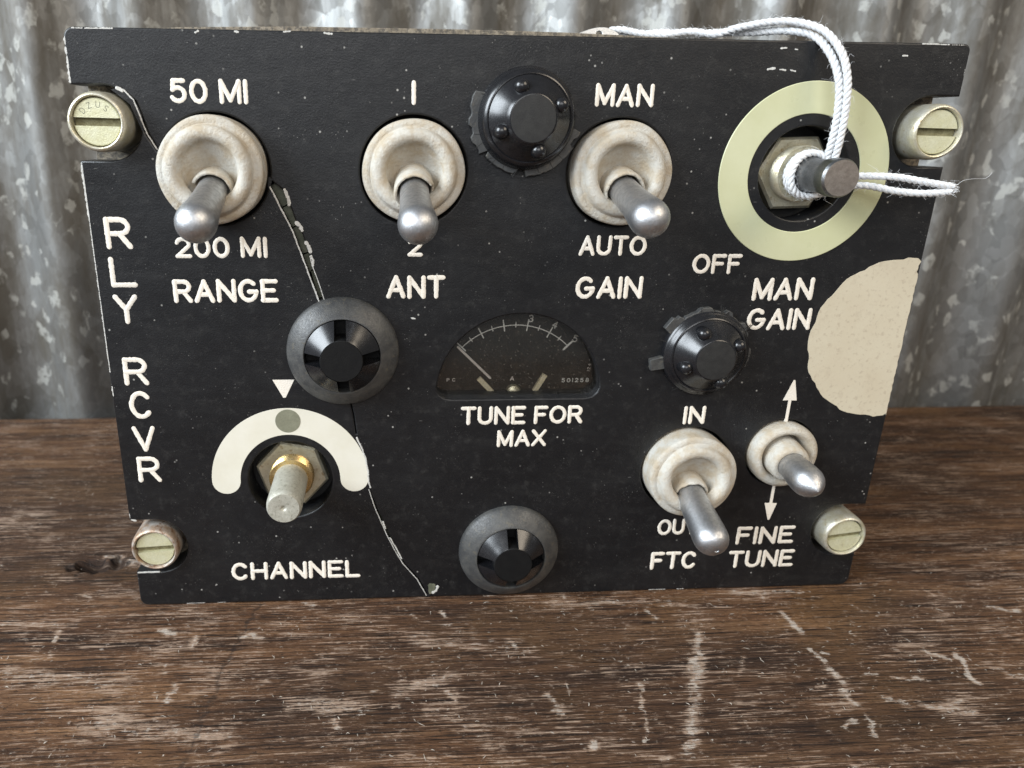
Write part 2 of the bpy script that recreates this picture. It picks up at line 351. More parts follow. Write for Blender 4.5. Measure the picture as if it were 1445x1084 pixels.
def plate(name, outer, holes, y_front, thick, bev, mat, parent, ang=40):
    """flat plate cut from an outline with holes, front face at y_front, thickness into +Y, front edges rounded by bev"""
    def area2(p): return sum(a[0]*b[1]-b[0]*a[1] for a, b in zip(p, p[1:]+p[:1]))
    loops = []
    for i, pl in enumerate([outer]+holes):
        q = []
        for p in pl:
            p = (float(p[0]), float(p[1]))
            if not q or math.hypot(p[0]-q[-1][0], p[1]-q[-1][1]) > .01: q.append(p)
        if math.hypot(q[0][0]-q[-1][0], q[0][1]-q[-1][1]) < .01: q.pop()
        if (area2(q) > 0) != (i == 0): q = q[::-1]
        loops.append(q)
    def inset(q, d):
        o = []; n = len(q)
        for i in range(n):
            p0, p1, p2 = Vector(q[i-1]), Vector(q[i]), Vector(q[(i+1) % n])
            n1 = (p1-p0).normalized(); n2 = (p2-p1).normalized(); n1 = Vector((-n1.y, n1.x)); n2 = Vector((-n2.y, n2.x))
            m = n1+n2
            m = m*(1/max(.35, .5*m.length_squared))*1.0 if m.length > 1e-6 else n1
            o.append(tuple(p1+m*d))
        return o
    V = []; F = []; flat = []
    rows = [(bev*(1-math.sin(t)), y_front+bev*(1-math.cos(t))) for t in (0, R(30), R(60), R(90))]
    idx = []
    for q in loops:
        st = []
        for d, y in rows+[(0.0, y_front+thick)]:
            st.append(len(V)); V += [(x, y, z) for x, z in inset(q, d)]
        n = len(q); idx.append((st, n))
        for a, b in zip(st, st[1:]):
            for k in range(n): F.append((a+k, b+k, b+(k+1) % n, a+(k+1) % n))
    for lv in (0, -1):
        co = []; ed = []; src = []
        for st, n in idx:
            s0 = len(co); co += [Vector((V[st[lv]+k][0], V[st[lv]+k][2])) for k in range(n)]; src += [st[lv]+k for k in range(n)]
            ed += [(s0+k, s0+(k+1) % n) for k in range(n)]
        vo, eo, fo, ov, oe, of = geometry.delaunay_2d_cdt(co, ed, [], 1, 1e-6)
        mp = []
        for i, v in enumerate(vo):
            if ov[i]: mp.append(src[ov[i][0]])
            else: mp.append(len(V)); V.append((v.x, V[idx[0][0][lv]][1], v.y))
        cen = np.array([[sum(vo[i].x for i in f)/len(f), sum(vo[i].y for i in f)/len(f)] for f in fo])
        odd = np.zeros(len(fo), dtype=int)
        for i0, i1 in ed:
            a, b = co[i0], co[i1]
            if a.y == b.y: continue
            cr = ((a.y > cen[:, 1]) != (b.y > cen[:, 1])) & (cen[:, 0] < (b.x-a.x)*(cen[:, 1]-a.y)/(b.y-a.y)+a.x)
            odd += cr
        for q, f in enumerate(fo):
            if odd[q] % 2 == 0: continue
            f = tuple(mp[i] for i in f)
            flat.append(len(F)); F.append(f if lv == 0 else f[::-1])
    me = mesh(name, V, F); o = link(name, sharp(me, ang), mat, parent)
    for p in flat: me.polygons[p].use_smooth = False
    return o
def empty(name, loc=(0, 0, 0)):
    o = bpy.data.objects.new(name, None); C.objects.link(o); o.location = loc; o.empty_display_size = .01; return o
def tag(o, label, cat): o['label'] = label; o['category'] = cat

# ------------------------------------------------------------------ the setting: board and corrugated sheet
def vnoise(shape, cells, seed):
    g = np.random.default_rng(seed).random((cells[0]+2, cells[1]+2))
    u = np.linspace(0, cells[0], shape[0]); v = np.linspace(0, cells[1], shape[1])
    i = u.astype(int); j = v.astype(int); fu = u-i; fv = v-j; fu = (fu*fu*(3-2*fu))[:, None]; fv = (fv*fv*(3-2*fv))[None]
    a = g[np.ix_(i, j)]; b = g[np.ix_(i+1, j)]; c = g[np.ix_(i, j+1)]; d = g[np.ix_(i+1, j+1)]
    return (a*(1-fu)+b*fu)*(1-fv)+(c*(1-fu)+d*fu)*fv
def grid_mesh(name, X, Y, Z, extra_skirt=None):
    nx, ny = X.shape
    V = np.stack([X, Y, Z], -1).reshape(-1, 3)*MM
    idx = np.arange(nx*ny).reshape(nx, ny)
    F = np.stack([idx[:-1, :-1], idx[1:, :-1], idx[1:, 1:], idx[:-1, 1:]], -1).reshape(-1, 4)
    me = bpy.data.meshes.new(name); me.vertices.add(len(V)); me.vertices.foreach_set('co', V.ravel())
    me.loops.add(F.size); me.loops.foreach_set('vertex_index', F.ravel().astype(np.int32))
    me.polygons.add(len(F)); me.polygons.foreach_set('loop_start', np.arange(0, F.size, 4, dtype=np.int32))
    me.update(calc_edges=True); return me
bx = np.concatenate([np.linspace(-300, -165, 60, endpoint=False), np.arange(-165, 215, .5), np.linspace(215, 340, 60)])
by = np.concatenate([np.linspace(-150, -52, 60, endpoint=False), np.arange(-52, 0, .4), np.arange(0, 100.01, .5)])
by = by[by <= 100]
X, Y = np.meshgrid(bx, by, indexing='ij')
mark = np.zeros_like(X); dark = np.zeros_like(X); dep = np.zeros_like(X)
XW = X+1.1*(vnoise(X.shape, (300, 120), 31)-.5)+.6*(vnoise(X.shape, (800, 300), 32)-.5); YW = Y+1.0*(vnoise(X.shape, (300, 120), 33)-.5); WW = .55+.9*vnoise(X.shape, (260, 110), 34)
def seg(x0, y0, x1, y1, w):
    X, Y, w = XW, YW, w*WW
    dx, dy = x1-x0, y1-y0; t = np.clip(((X-x0)*dx+(Y-y0)*dy)/(dx*dx+dy*dy+1e-9), 0, 1)
    d = np.hypot(X-x0-t*dx, Y-y0-t*dy); return np.clip(1.25-d/w, 0, 1)
for x0, y0, x1, y1, w, s in [(34.6, -13.7, 27.5, -28.5, 1.5, .72), (27.5, -28.5, 22.2, -39.7, 1.3, .66), (80.2, -21.1, 78.1, -28.2, .8, 1.1), (54.2, -7.9, 54.9, -14.2, .9, .95), (54.2, -18.5, 54.6, -22.2, .8, .9),
        (54.6, -23.9, 54.8, -26.8, 1.1, .85), (53.7, -28.9, 53.6, -31.6, 1.0, .8), (97.4, -8.2, 102.6, -10, .8, .95), (75.2, -20.4, 77.5, -21.9, .8, .85), (-67.2, -7.7, -63.9, -8.9, .8, .9), (-51, -9.5, -47.6, -10.3, .8, .85),
        (-60.2, -21.6, -61.5, -26.2, .8, .75), (-12.7, -21.5, -22.8, -25.9, 1.6, .5), (7.2, -37.8, 7.3, -37.7, .85, 1.2), (2.5, -26.4, 3.8, -31.1, .9, .65), (19.4, -25.6, 16, -37.4, .5, .7), (52, -35, 49.3, -36.3, .6, .85), (54.2, -34.3, 52.5, -38.5, .7, .85),
        (-14.2, -8.3, -3.9, -12.8, 1.0, .4), (-81, 15.6, -77, 15.2, 1.6, .75), (-86, 18.2, -82, 17.4, 1.1, .6), (-100, -4, -84, -5, 1.2, .45), (-75, -2.5, -60, -2.8, 1.0, .4), (48, -1.4, 62, -1.6, .9, .6), (10, -3, 34, -3.6, 1.3, .45),
        (-40, -27, -28, -29, 2.5, .42), (60, -31, 72, -34, 1.4, .6), (84, -24, 90, -30, 1.2, .55), (100, -20, 104, -26, 1.5, .7), (64, -26, 70, -27, .7, .7), (40, -20, 38, -24, .6, .5), (-90, -18, -70, -20, 3, .4), (-70, -30, -50, -33, 3, .42), (-20, -12, 0, -16, 3, .4)]:
    mark = np.maximum(mark, s*seg(x0, y0, x1, y1, w))
for k in range(70):
    x0 = rng.uniform(-90, 110); y0 = rng.uniform(-46, 8); a = rng.choice([rng.normal(0, .25), rng.normal(1.9, .5)]); l = rng.uniform(.6, 3.2)
    sl = (X[:, 0] > x0-5) & (X[:, 0] < x0+5)
    dx, dy = l*math.cos(a), l*math.sin(a); xs = X[sl]; ys = Y[sl]
    t = np.clip(((xs-x0)*dx+(ys-y0)*dy)/(l*l), 0, 1); d = np.hypot(xs-x0-t*dx, ys-y0-t*dy)
    mark[sl] = np.maximum(mark[sl], rng.uniform(.35, .8)*np.clip(1.3-d/rng.uniform(.25, .6), 0, 1))
for x0, y0, x1, y1, w, s in [(-49.8, -.5, -53, -16, .7, .75), (-53, -16, -55.1, -38.7, .8, .7), (-90.5, 14.5, -82.0, 15.0, 2.4, 2.4), (-86, 17.2, -83.5, 17.0, .8, .8), (-60, -33, -56, -40, 2, .5), (36, -16, 48, -30, 5, .28), (-70, -38, -40, -44, 4, .35), (17, -10, 31, -12.5, 2.5, .42)]:
    dark = np.maximum(dark, s*seg(x0, y0, x1, y1, w))
dep -= 3.0*seg(-90, 14.6, -82.6, 14.9, 2.0)
dep += .35*seg(-86, 16.6, -80, 16.4, .9)+.3*seg(-80.5, 15.2, -77, 15.2, 1.2)
fib = vnoise(X.shape, (70, 260), 3)*.5+vnoise(X.shape, (30, 90), 5)*.5; wav = vnoise(X.shape, (14, 12), 9)
Z = -.30+.26*(fib-.2)+.12*(wav-.5)+dep-.12*np.clip(dark, 0, 1)
near = np.clip(1-np.maximum(np.abs(X)-74, 0)/6, 0, 1)*np.clip(1-np.abs(Y-3)/9, 0, 1)
Z = np.minimum(Z*(1-near)+near*np.minimum(Z, -.02), .25)
edge = np.clip((Y-97.5)/2.5, 0, 1); Z -= 1.2*edge**2
me = grid_mesh('tabletop', X, Y, Z)
for nm, arr in (('mark', mark), ('dark', np.clip(dark, 0, 2.0))):
    at = me.attributes.new(nm, 'FLOAT', 'POINT'); at.data.foreach_set('value', arr.ravel().astype(np.float32))
bm = bmesh.new(); bm.from_mesh(me)
be = [e for e in bm.edges if e.is_boundary]; ex = bmesh.ops.extrude_edge_only(bm, edges=be)
nv = [g for g in ex['geom'] if isinstance(g, bmesh.types.BMVert)]
for v in nv: v.co.z = -22*MM
bm.faces.new([v for v in sorted(nv, key=lambda v: math.atan2(v.co.y+.025, v.co.x-.02))])
bmesh.ops.recalc_face_normals(bm, faces=bm.faces); bm.to_mesh(me); bm.free()
table = link('tabletop', me, M['wood']); table['kind'] = 'structure'

wx = np.linspace(-330, 380, 900); wz = np.linspace(-30, 300, 60)
X, Zw = np.meshgrid(wx, wz, indexing='ij')
ph = 2*math.pi*(X+30)/31.2
Yw = 105.5-3.9*np.cos(ph)-.3*np.cos(2*ph)+1.2*(vnoise(X.shape, (9, 5), 21)-.5)+.25*(vnoise(X.shape, (70, 30), 22)-.5)
me = grid_mesh('corrugated_sheet', X, Yw, Zw)
wall = link('corrugated_sheet', me, M['galv'])
sol = wall.modifiers.new('thickness', 'SOLIDIFY'); sol.thickness = .0008; sol.offset = 1 if me.polygons[0].normal.y > 0 else -1
tag(wall, 'stained galvanized corrugated metal sheet standing upright behind the wooden board', 'metal sheet')

# ------------------------------------------------------------------ the control panel
panel = empty('control_panel')
tag(panel, 'black radio control panel with toggle switches and cracked face standing on the board', 'control panel')
# outline with Dzus notches and softened corners
def corner(cx, cz, r, a0): return arcpts(cx, cz, r, a0, a0+90, 6)
NR = 5.75; HX = 73.0; HZ = 104.8
out = corner(-HX+1.6, 1.6, 1.6, 180)+corner(HX-1.8, 1.8, 1.8, 270)
def notch_r(zc): return [(HX, zc-NR)]+[(68.4+NR*math.cos(R(a)), zc+NR*math.sin(R(a))) for a in np.linspace(270, 90, 25)]+[(HX, zc+NR)]
def notch_l(zc): return [(-HX, zc+NR)]+[(-68.4+NR*math.cos(R(a)), zc+NR*math.sin(R(a))) for a in np.linspace(90, -90, 25)]+[(-HX, zc-NR)]
out += notch_r(13.4)+notch_r(90.9)
out += corner(HX-1.2, HZ-1.2, 1.2, 0)+corner(-HX+1.6, HZ-1.6, 1.6, 90)
out += notch_l(90.8)+notch_l(13.4)
TOG = {'range': (-51.7, 83.8, 5.6), 'ant': (-19.2, 83.8, 3.0), 'gain': (15.6, 83.7, 4.0), 'ftc': (34.4, 27.8, 5.4)}
FINE = (53.0, 31.0); CHN = (-42.2, 27.1); MAN = (48.0, 83.8)
MC = (.45, 44.0); MR = 15.25
mwin = arcpts(MC[0], MC[1], MR, 4, 176, 50)
mwin += [(MC[0]-MR+.15, 44.6), (MC[0]-MR+.6, 43.8), (MC[0]-MR+1.5, 43.2), (MC[0]-MR+2.8, 43.0), (MC[0]+MR-2.8, 43.0), (MC[0]+MR-1.3, 43.3), (MC[0]+MR-.4, 44.1)]
holes = [circle(x, z, 8.95) for x, z, h in TOG.values()]+[circle(*FINE, 7.0), circle(*CHN, 7.9), circle(*MAN, 7.9), mwin]
def sliver(left, right): return left+right[::-1]
crackA = sliver([(-66.2, 95.75), (-63.9, 93.9), (-62.2, 89.2), (-60.75, 86.7)], [(-65.2, 96.0), (-63.1, 94.2), (-61.75, 89.3), (-60.45, 86.9)])
crackB = sliver([(-43.05, 81.2), (-41.7, 78.5), (-39.6, 74.0), (-37.75, 68.4), (-36.3, 63.9), (-35.6, 61.9)], [(-42.9, 82.3), (-40.6, 80.4), (-39.9, 78.2), (-39.0, 75.4), (-38.3, 74.2), (-37.55, 71.8), (-36.85, 69.6), (-36.6, 68.0), (-35.6, 65.0), (-34.8, 62.1)])
crackC = sliver([(-30.75, 43.3), (-30.15, 40.2), (-29.75, 36.4)], [(-30.62, 43.3), (-30.02, 40.2), (-29.6, 36.4)])
crackD = sliver([(-27.5, 24.6), (-26.4, 20.9), (-24.05, 14.6), (-22.6, 11.3), (-20.9, 8.0), (-18.1, 4.3), (-16.2, .35)], [(-27.35, 24.7), (-26.1, 21.0), (-23.65, 14.8), (-22.25, 11.5), (-20.7, 8.1), (-17.7, 4.3), (-15.85, .35)])
fp = plate('front_plate', out, holes+[crackA, crackB, crackC, crackD], 0, 5.5, .28, M['paint'], panel)
# pale light-guide core seen down the open crack, and the rear mounting plate
for sl in (crackA, crackB, crackC, crackD):
    n = len(sl)//2; L = sl[:n]; Rr = sl[n:][::-1]
    cen = [Vector(a).lerp(Vector(Rr[min(int(round(i*(len(Rr)-1)/max(n-1, 1))), len(Rr)-1)]), .5) for i, a in enumerate(L)]
for pts, w in (([(-42.3, 81.5), (-40.6, 78.0), (-39.0, 74.6), (-37.3, 70.0), (-36.4, 67)], 1.1), ([(-36.4, 67), (-35.3, 62.2)], .6), ([(-65, 95.6), (-63.3, 93.8), (-61.9, 89.2), (-60.7, 86.8)], .8), ([(-27.4, 24.6), (-24, 14.8), (-20.9, 8), (-16, .6)], .5)):
    g = Geo()
    for a, b in zip(pts, pts[1:]):
        a = Vector(a); b = Vector(b); t = (b-a).normalized(); nn = Vector((-t.y, t.x))*w; a = a-t*.1; b = b+t*.1
        c4 = [a-nn, b-nn, b+nn, a+nn]
        g.add([(p.x, 1.6, p.y) for p in c4]+[(p.x, 5.4, p.y) for p in c4], [(0, 1, 2, 3), (4, 7, 6, 5), (0, 4, 5, 1), (1, 5, 6, 2), (2, 6, 7, 3), (3, 7, 4, 0)])
    g.build('crack_core', M['clear'], fp, smooth=False)
bp = plate('mounting_plate', [(-72.6, .8), (72.6, .8), (72.6, 104.4), (40, 104.9), (18, 105.7), (6, 106.0), (-10, 106.15), (-38, 106.1), (-56, 105.7), (-68, 105.0), (-72.4, 104.2)], [circle(MC[0], 47.0, 17.5)], 5.6, 1.6, .12, M['back'], panel)
g = Geo()
bm = bmesh.new(); bmesh.ops.create_cube(bm, size=1)
for v in bm.verts: v.co = (v.co.x*122, v.co.y*58+36.3, v.co.z*95+47.5)
bmesh.ops.bevel(bm, geom=bm.edges[:], offset=2, segments=2, affect='EDGES')
V = [tuple(v.co) for v in bm.verts]; bm.verts.index_update(); F = [tuple(v.index for v in f.verts) for f in bm.faces]; bm.free()
g.add(V, F); g.build('chassis', M['chassis'], panel, ang=30)

# --- pale chipped edges and paint losses on the plate
def jagged(pts, r, h, name, mat, parent, jit=.35, step=.5, y0=0.0):
    g = Geo(); P = []
    for a, b in zip(pts, pts[1:]):
        a = Vector(a); b = Vector(b); n = max(1, int((b-a).length/step))
        P += [a+(b-a)*k/n for k in range(n)]
    P.append(Vector(pts[-1])); P = [p+Vector((random.uniform(-1, 1), random.uniform(-1, 1)))*r*.25 for p in P]
    g.add(*stroke(P, r, h, y0, jit)); return g.build(name, mat, parent)
for pts, r, h in [([(-65.9, 96.05), (-64.9, 95.9), (-63.5, 94.35), (-62.0, 89.4), (-60.65, 86.9)], .11, .05), ([(-42.95, 81.1), (-41.75, 78.4), (-39.65, 73.9), (-37.8, 68.3), (-36.35, 63.8), (-35.65, 61.8)], .13, .06),
                  ([(-36.9, 69.6), (-36.5, 67.8), (-35.55, 65.0), (-34.75, 62.0)], .08, .05), ([(-27.5, 24.7), (-26.45, 20.9), (-24.1, 14.6), (-22.6, 11.2), (-20.95, 8.0), (-18.1, 4.3), (-16.2, .4)], .08, .04),
                  ([(-23.5, 14.0), (-22.3, 11.6), (-21.2, 9.2)], .12, .05), ([(-24.9, 17.6), (-24.4, 16.2)], .16, .06), ([(-29.6, 35.6), (-28.75, 33.6), (-28.0, 31.2), (-27.6, 28.6), (-27.55, 26.3), (-27.2, 25.2)], .15, .08)]:
    jagged(pts, r, h, 'crack_edge', M['chip'], fp)
for pts, r in [([(-38.9, 75.3), (-38.3, 74.7), (-38.1, 74.1)], .3), ([(-37.4, 71.9), (-36.95, 71.2), (-36.75, 70.4)], .28), ([(-36.7, 69.6), (-36.35, 68.9), (-36.45, 68.0)], .2), ([(-40.6, 80.6), (-40.1, 79.4), (-40.0, 78.2)], .28), ([(-65.8, 96.1), (-65.1, 95.7)], .3),
               ([(-14.9, 1.0), (-14.2, 1.5), (-13.9, 2.4)], .28)]:
    jagged(pts, r, .1, 'paint_chip', M['chip'], fp, step=.3)
jagged([(-15.4, 2.7), (-15.4, 1.0), (-14.9, 1.6), (-14.8, 2.6)], .5, .05, 'paint_loss', M['clear'], fp, step=.3)
# worn bright edges
for pts, r in [([(-72.72, 103.0), (-72.75, 97.0)], .28), ([(-72.75, 84.6), (-72.75, 76)], .30), ([(-72.78, 76), (-72.8, 60), (-72.8, 49)], .14), ([(-72.7, 103), (-72.2, 104.0), (-71.4, 104.5)], .25), ([(-71.2, 104.5), (-65.5, 104.6)], .16),
               ([(-72.78, 46.2), (-72.75, 44.5)], .22), ([(-72.7, 20.6), (-72.6, 19.4), (-71.9, 19.15)], .22), ([(-72.6, 7.55), (-68.6, 7.6)], .16), ([(-72.55, 1.9), (-72.1, .9), (-71.3, .35)], .16), ([(64.5, 104.65), (71.6, 104.5)], .14),
               ([(-64, .2), (-60.5, .2)], .09), ([(-58, .2), (-56.5, .2)], .07), ([(30, .2), (33.5, .2)], .1), ([(36, .2), (37.4, .2)], .1), ([(72.7, 102), (72.7, 99.6)], .12)]:
    jagged(pts, r, .12, 'worn_edge', M['chip'], fp, y0=.12)
for px, pz, l in [(-39.5, 104.6, 1.0), (-47, 104.5, .5), (-53, 104.3, .4), (-33.2, 104.55, 1.1), (40.6, 103.6, .9), (43, 103.5, .4), (61.5, 102.8, .8), (38.9, 100.4, 1.1), (41, 100.4, .9), (42.8, 100.3, .8), (-19.4, 58.6, .5), (-3.5, 3.6, 1.2)]:
    jagged([(px, pz), (px+l, pz+random.uniform(-.2, .2))], random.uniform(.1, .2), .06, 'paint_chip', M['chip'], fp, step=.3)
# bare half-round patch where the paint is gone, running over the right edge
half = []
for k in range(61):
    a = R(78+204*k/60); r = 15.3+random.uniform(-.12, .12)+.18*math.sin(k*.9)
    x = 69.8+r*math.cos(a); z = 53.9+r*math.sin(a); half.append((min(x, 72.75), z))
half += [(72.82, 38.7)]+[(72.82+random.uniform(-.12, .05), z) for z in np.linspace(40, 66.4, 34)]+[(72.4, 66.8), (72.55, 67.2), (72.5, 67.9), (72.8, 68.6)]
plate('bare_patch', half, [], -.05, .6, .02, M['patch'], fp)

# --- engraved lettering (single-stroke engraver's alphabet)
def A(cx, cz, rx, rz, a0, a1, n=14): return [(cx+rx*math.cos(R(a0+(a1-a0)*k/n)), cz+rz*math.sin(R(a0+(a1-a0)*k/n))) for k in range(n+1)]
FONT = {
    'A': (.74, [[(0, 0), (.37, 1)], [(.37, 1), (.74, 0)], [(.13, .33), (.61, .33)]]),
    'C': (.70, [A(.36, .5, .36, .5, 42, 318, 26)]),
    'D': (.68, [[(0, 0), (0, 1)], [(0, 1), (.3, 1)]+A(.3, .5, .38, .5, 90, -90, 18)+[(0, 0)]]),
    'E': (.62, [[(0, 0), (0, 1)], [(0, 1), (.62, 1)], [(0, .52), (.5, .52)], [(0, 0), (.62, 0)]]),
    'F': (.60, [[(0, 0), (0, 1)], [(0, 1), (.6, 1)], [(0, .52), (.48, .52)]]),
    'G': (.74, [A(.37, .5, .37, .5, 48, 345, 28)+[(.74, .45)], [(.74, .45), (.42, .45)]]),
    'H': (.70, [[(0, 0), (0, 1)], [(.7, 0), (.7, 1)], [(0, .5), (.7, .5)]]),
    'I': (.0, [[(0, 0), (0, 1)]]), '1': (.0, [[(0, 0), (0, 1)]]),
    'L': (.58, [[(0, 1), (0, 0)], [(0, 0), (.58, 0)]]),
    'M': (.80, [[(0, 0), (0, 1)], [(0, 1), (.4, .08)], [(.4, .08), (.8, 1)], [(.8, 1), (.8, 0)]]),
    'N': (.70, [[(0, 0), (0, 1)], [(0, 1), (.7, 0)], [(.7, 0), (.7, 1)]]),
    'O': (.80, [A(.4, .5, .4, .5, 0, 360, 34)]), '0': (.62, [A(.31, .5, .31, .5, 0, 360, 30)]),
    'P': (.6, [[(0, 0), (0, 1)], [(0, 1), (.34, 1)]+A(.34, .74, .26, .26, 90, -90, 12)+[(0, .48)]]),
    'R': (.66, [[(0, 0), (0, 1)], [(0, 1), (.38, 1)]+A(.38, .74, .26, .26, 90, -90, 12)+[(0, .48)], [(.36, .48), (.66, 0)]]),
    'S': (.6, [A(.3, .75, .28, .25, 30, 270, 14)+A(.3, .25, .3, .25, 90, -150, 14)]),
    'T': (.68, [[(.34, 0), (.34, 1)], [(0, 1), (.68, 1)]]),
    'U': (.68, [[(0, 1), (0, .34)]+A(.34, .34, .34, .34, 180, 360, 16)+[(.68, 1)]]),
    'V': (.72, [[(0, 1), (.36, 0)], [(.36, 0), (.72, 1)]]),
    'X': (.70, [[(0, 0), (.7, 1)], [(0, 1), (.7, 0)]]),
    'Y': (.72, [[(0, 1), (.36, .48)], [(.72, 1), (.36, .48)], [(.36, .48), (.36, 0)]]),
    'Z': (.6, [[(0, 1), (.6, 1)], [(.6, 1), (0, 0)], [(0, 0), (.6, 0)]]),
    '2': (.60, [A(.3, .71, .29, .29, 165, -30, 14)+[(0, 0)], [(0, 0), (.6, 0)]]),
    '3': (.58, [A(.28, .75, .26, .25, 150, -90, 14), A(.28, .25, .3, .25, 90, -150, 14)]),
    '4': (.6, [[(.45, 0), (.45, 1)], [(.45, 1), (0, .3)], [(0, .3), (.6, .3)]]),
    '5': (.60, [[(.54, 1), (.1, 1)], [(.1, 1), (.05, .56)], [(.05, .56)]+A(.28, .33, .3, .33, 125, -150, 18)]),
    '6': (.6, [A(.3, .3, .3, .3, 0, 360, 20), [(.02, .36), (.12, .75), (.42, 1)]]), '8': (.6, [A(.3, .74, .26, .26, 0, 360, 18), A(.3, .24, .3, .25, 0, 360, 18)]),
    '9': (.6, [A(.3, .7, .3, .3, 0, 360, 20), [(.58, .64), (.48, .25), (.18, 0)]]), 'K': (.66, [[(0, 0), (0, 1)], [(.62, 1), (0, .4)], [(.2, .58), (.66, 0)]]),
}
def text(s, x0, x1, z0, z1, rf=.088, name='lettering', mat=None, parent=None, y0=0.0, h=.016, gap=.30, jit=.11, wob=.014, rot=0):
    r = rf*(z1-z0); cap = z1-z0-2*r; w = 0; place = []
    for i, ch in enumerate(s):
        if ch == ' ': w += .42; continue
        place.append((ch, w)); w += FONT[ch][0]+gap
    w -= gap
    sx = (x1-x0-2*r)/w if w > .01 else cap
    g = Geo(); cx = (x0+x1)/2; cz = (z0+z1)/2; cr, sr = math.cos(R(rot)), math.sin(R(rot))
    for ch, off in place:
        oz = random.uniform(-wob, wob)*cap
        for st in FONT[ch][1]:
            pts = []
            for px, pz in st:
                X_ = x0+r+(off+px)*sx if w > .01 else (x0+x1)/2
                Z_ = z0+r+pz*cap+oz
                X_ += random.uniform(-wob, wob)*cap*.6
                if rot: X_, Z_ = cx+(X_-cx)*cr-(Z_-cz)*sr, cz+(X_-cx)*sr+(Z_-cz)*cr
                pts.append((X_, Z_))
            g.add(*stroke(pts, r, h+random.uniform(-.004, .004), y0, jit))
    return g.build(name, mat or M['letter'], parent if parent is not None else fp, ang=70)
for s, x0, x1, z0, z1 in [('50 MI', -57.88, -45.57, 93.9, 97.67), ('1', -19.57, -18.89, 94.2, 97.93), ('MAN', 10.49, 20.31, 94.26, 97.88), ('200 MI', -59.45, -44.01, 69.29, 72.93), ('RANGE', -60.47, -42.54, 61.5, 65.67),
        ('2', -20.2, -17.52, 69.5, 72.99), ('ANT', -23.9, -13.53, 62.12, 66.31), ('AUTO', 9.7, 21.81, 69.71, 73.29), ('GAIN', 9.65, 21.87, 61.94, 66.05), ('OFF', 30.4, 39.43, 66.44, 70.05), ('MAN', 42.2, 53.6, 61.5, 65.75),
        ('GAIN', 42.0, 54.2, 55.95, 60.1), ('IN', 32.43, 36.75, 37.36, 41.1), ('OUT', 30.2, 38.6, 13.1, 16.76), ('FTC', 29.61, 39.38, 5.0, 9.2), ('FINE', 46.9, 59.1, 10.45, 14.6), ('TUNE', 46.0, 60.0, 4.9, 9.0),
        ('TUNE FOR', -10.2, 12.95, 37.85, 41.6), ('MAX', -3.2, 6.3, 33.2, 36.72), ('CHANNEL', -54.8, -29.5, 5.15, 9.2),
        ('R', -70.65, -66.2, 70.81, 76.2), ('L', -70.68, -66.2, 64.25, 69.5), ('Y', -70.71, -66.6, 57.85, 63.1), ('R', -70.55, -66.2, 46.45, 51.75), ('C', -70.3, -66.2, 39.95, 45.4), ('V', -70.4, -66.25, 33.5, 38.6), ('R', -70.3, -66.0, 27.15, 32.45)]:
    text(s, x0, x1, z0, z1, rf=.086 if z1-z0 > 5 else .1)
plate('index_triangle', [(-44.5, 47.25), (-40.6, 47.25), (-42.3, 43.8), (-42.75, 43.8)], [], -.045, .3, .02, M['letter'], fp)
plate('arrow', [(53.0, 46.1), (51.55, 42.0), (52.65, 42.05), (52.65, 37.6), (53.25, 37.6), (53.25, 42.0), (54.3, 41.95), (53.3, 46.1)], [], -.045, .3, .02, M['letter'], fp)
plate('arrow', [(52.85, 16.1), (51.6, 19.95), (52.6, 19.95), (52.6, 24.6), (53.2, 24.6), (53.2, 19.9), (54.15, 19.85), (53.2, 16.1)], [], -.045, .3, .02, M['letter'], fp)
arc = arcpts(*CHN, 14.65, 180, 0, 60)+arcpts(CHN[0]+12, CHN[1], 2.65, 0, -180, 14)[1:]+arcpts(*CHN, 9.35, 0, 180, 60)[1:]+arcpts(CHN[0]-12, CHN[1], 2.65, 0, -180, 14)[1:-1]
arc_o = plate('arc_inlay', arc, [], -.05, .4, .02, M['inlay'], fp)
plate('index_dot', circle(CHN[0]+.05, 39.2, 2.3, 40), [], -.09, .3, .02, M['dot'], arc_o)
ring = plate('glow_ring', circle(*MAN, 15.0, 120), [circle(*MAN, 9.85, 100)], -.16, .6, .12, M['glow'], fp)

# --- meter
dial = plate('meter_dial', circle(MC[0], 47.0, 17.2), [], 5.0, .8, .1, M['dial'], panel)
gl = plate('meter_glass', arcpts(MC[0], MC[1], 16.5, -10, 190, 60), [], 2.2, .5, .05, M['glass'], dial)
AC = (.42, 41.75); AR = 14.1
g = Geo(); g.add(*stroke(arcpts(*AC, AR, 136, 45, 60), .09, .04, 5.0, 0)); g.build('scale_arc', M['dialink'], dial)
for k, a in enumerate(np.linspace(136, 45, 11)):
    big = k % 2 == 0; r0, r1 = (AR-.95, AR+1.15) if big else (AR-.4, AR+.55)
    w = .2 if k == 10 else (.12 if big else .08)
    g = Geo(); g.add(*stroke([(AC[0]+r0*math.cos(R(a)), AC[1]+r0*math.sin(R(a))), (AC[0]+r1*math.cos(R(a)), AC[1]+r1*math.sin(R(a)))], w, .05, 5.0, 0)); g.build('scale_tick', M['dialink'], dial)
for s, x, z, rot in (('3', 3.1, 57.1, -8), ('4', 7.75, 55.85, -22), ('5', 11.8, 53.1, -20)):
    text(s, x-.5, x+.5, z-.72, z+.72, .085, 'scale_number', M['dialink'], dial, 5.0, .04, wob=0, rot=rot)
text('PC', -12.5, -10.8, 44.75, 45.45, .09, 'dial_marking', M['needle'], dial, 5.0, .03, gap=.9, wob=0)
text('501258', 9.75, 15.1, 44.35, 45.2, .09, 'dial_marking', M['dialink'], dial, 5.0, .03, gap=.6, wob=0)
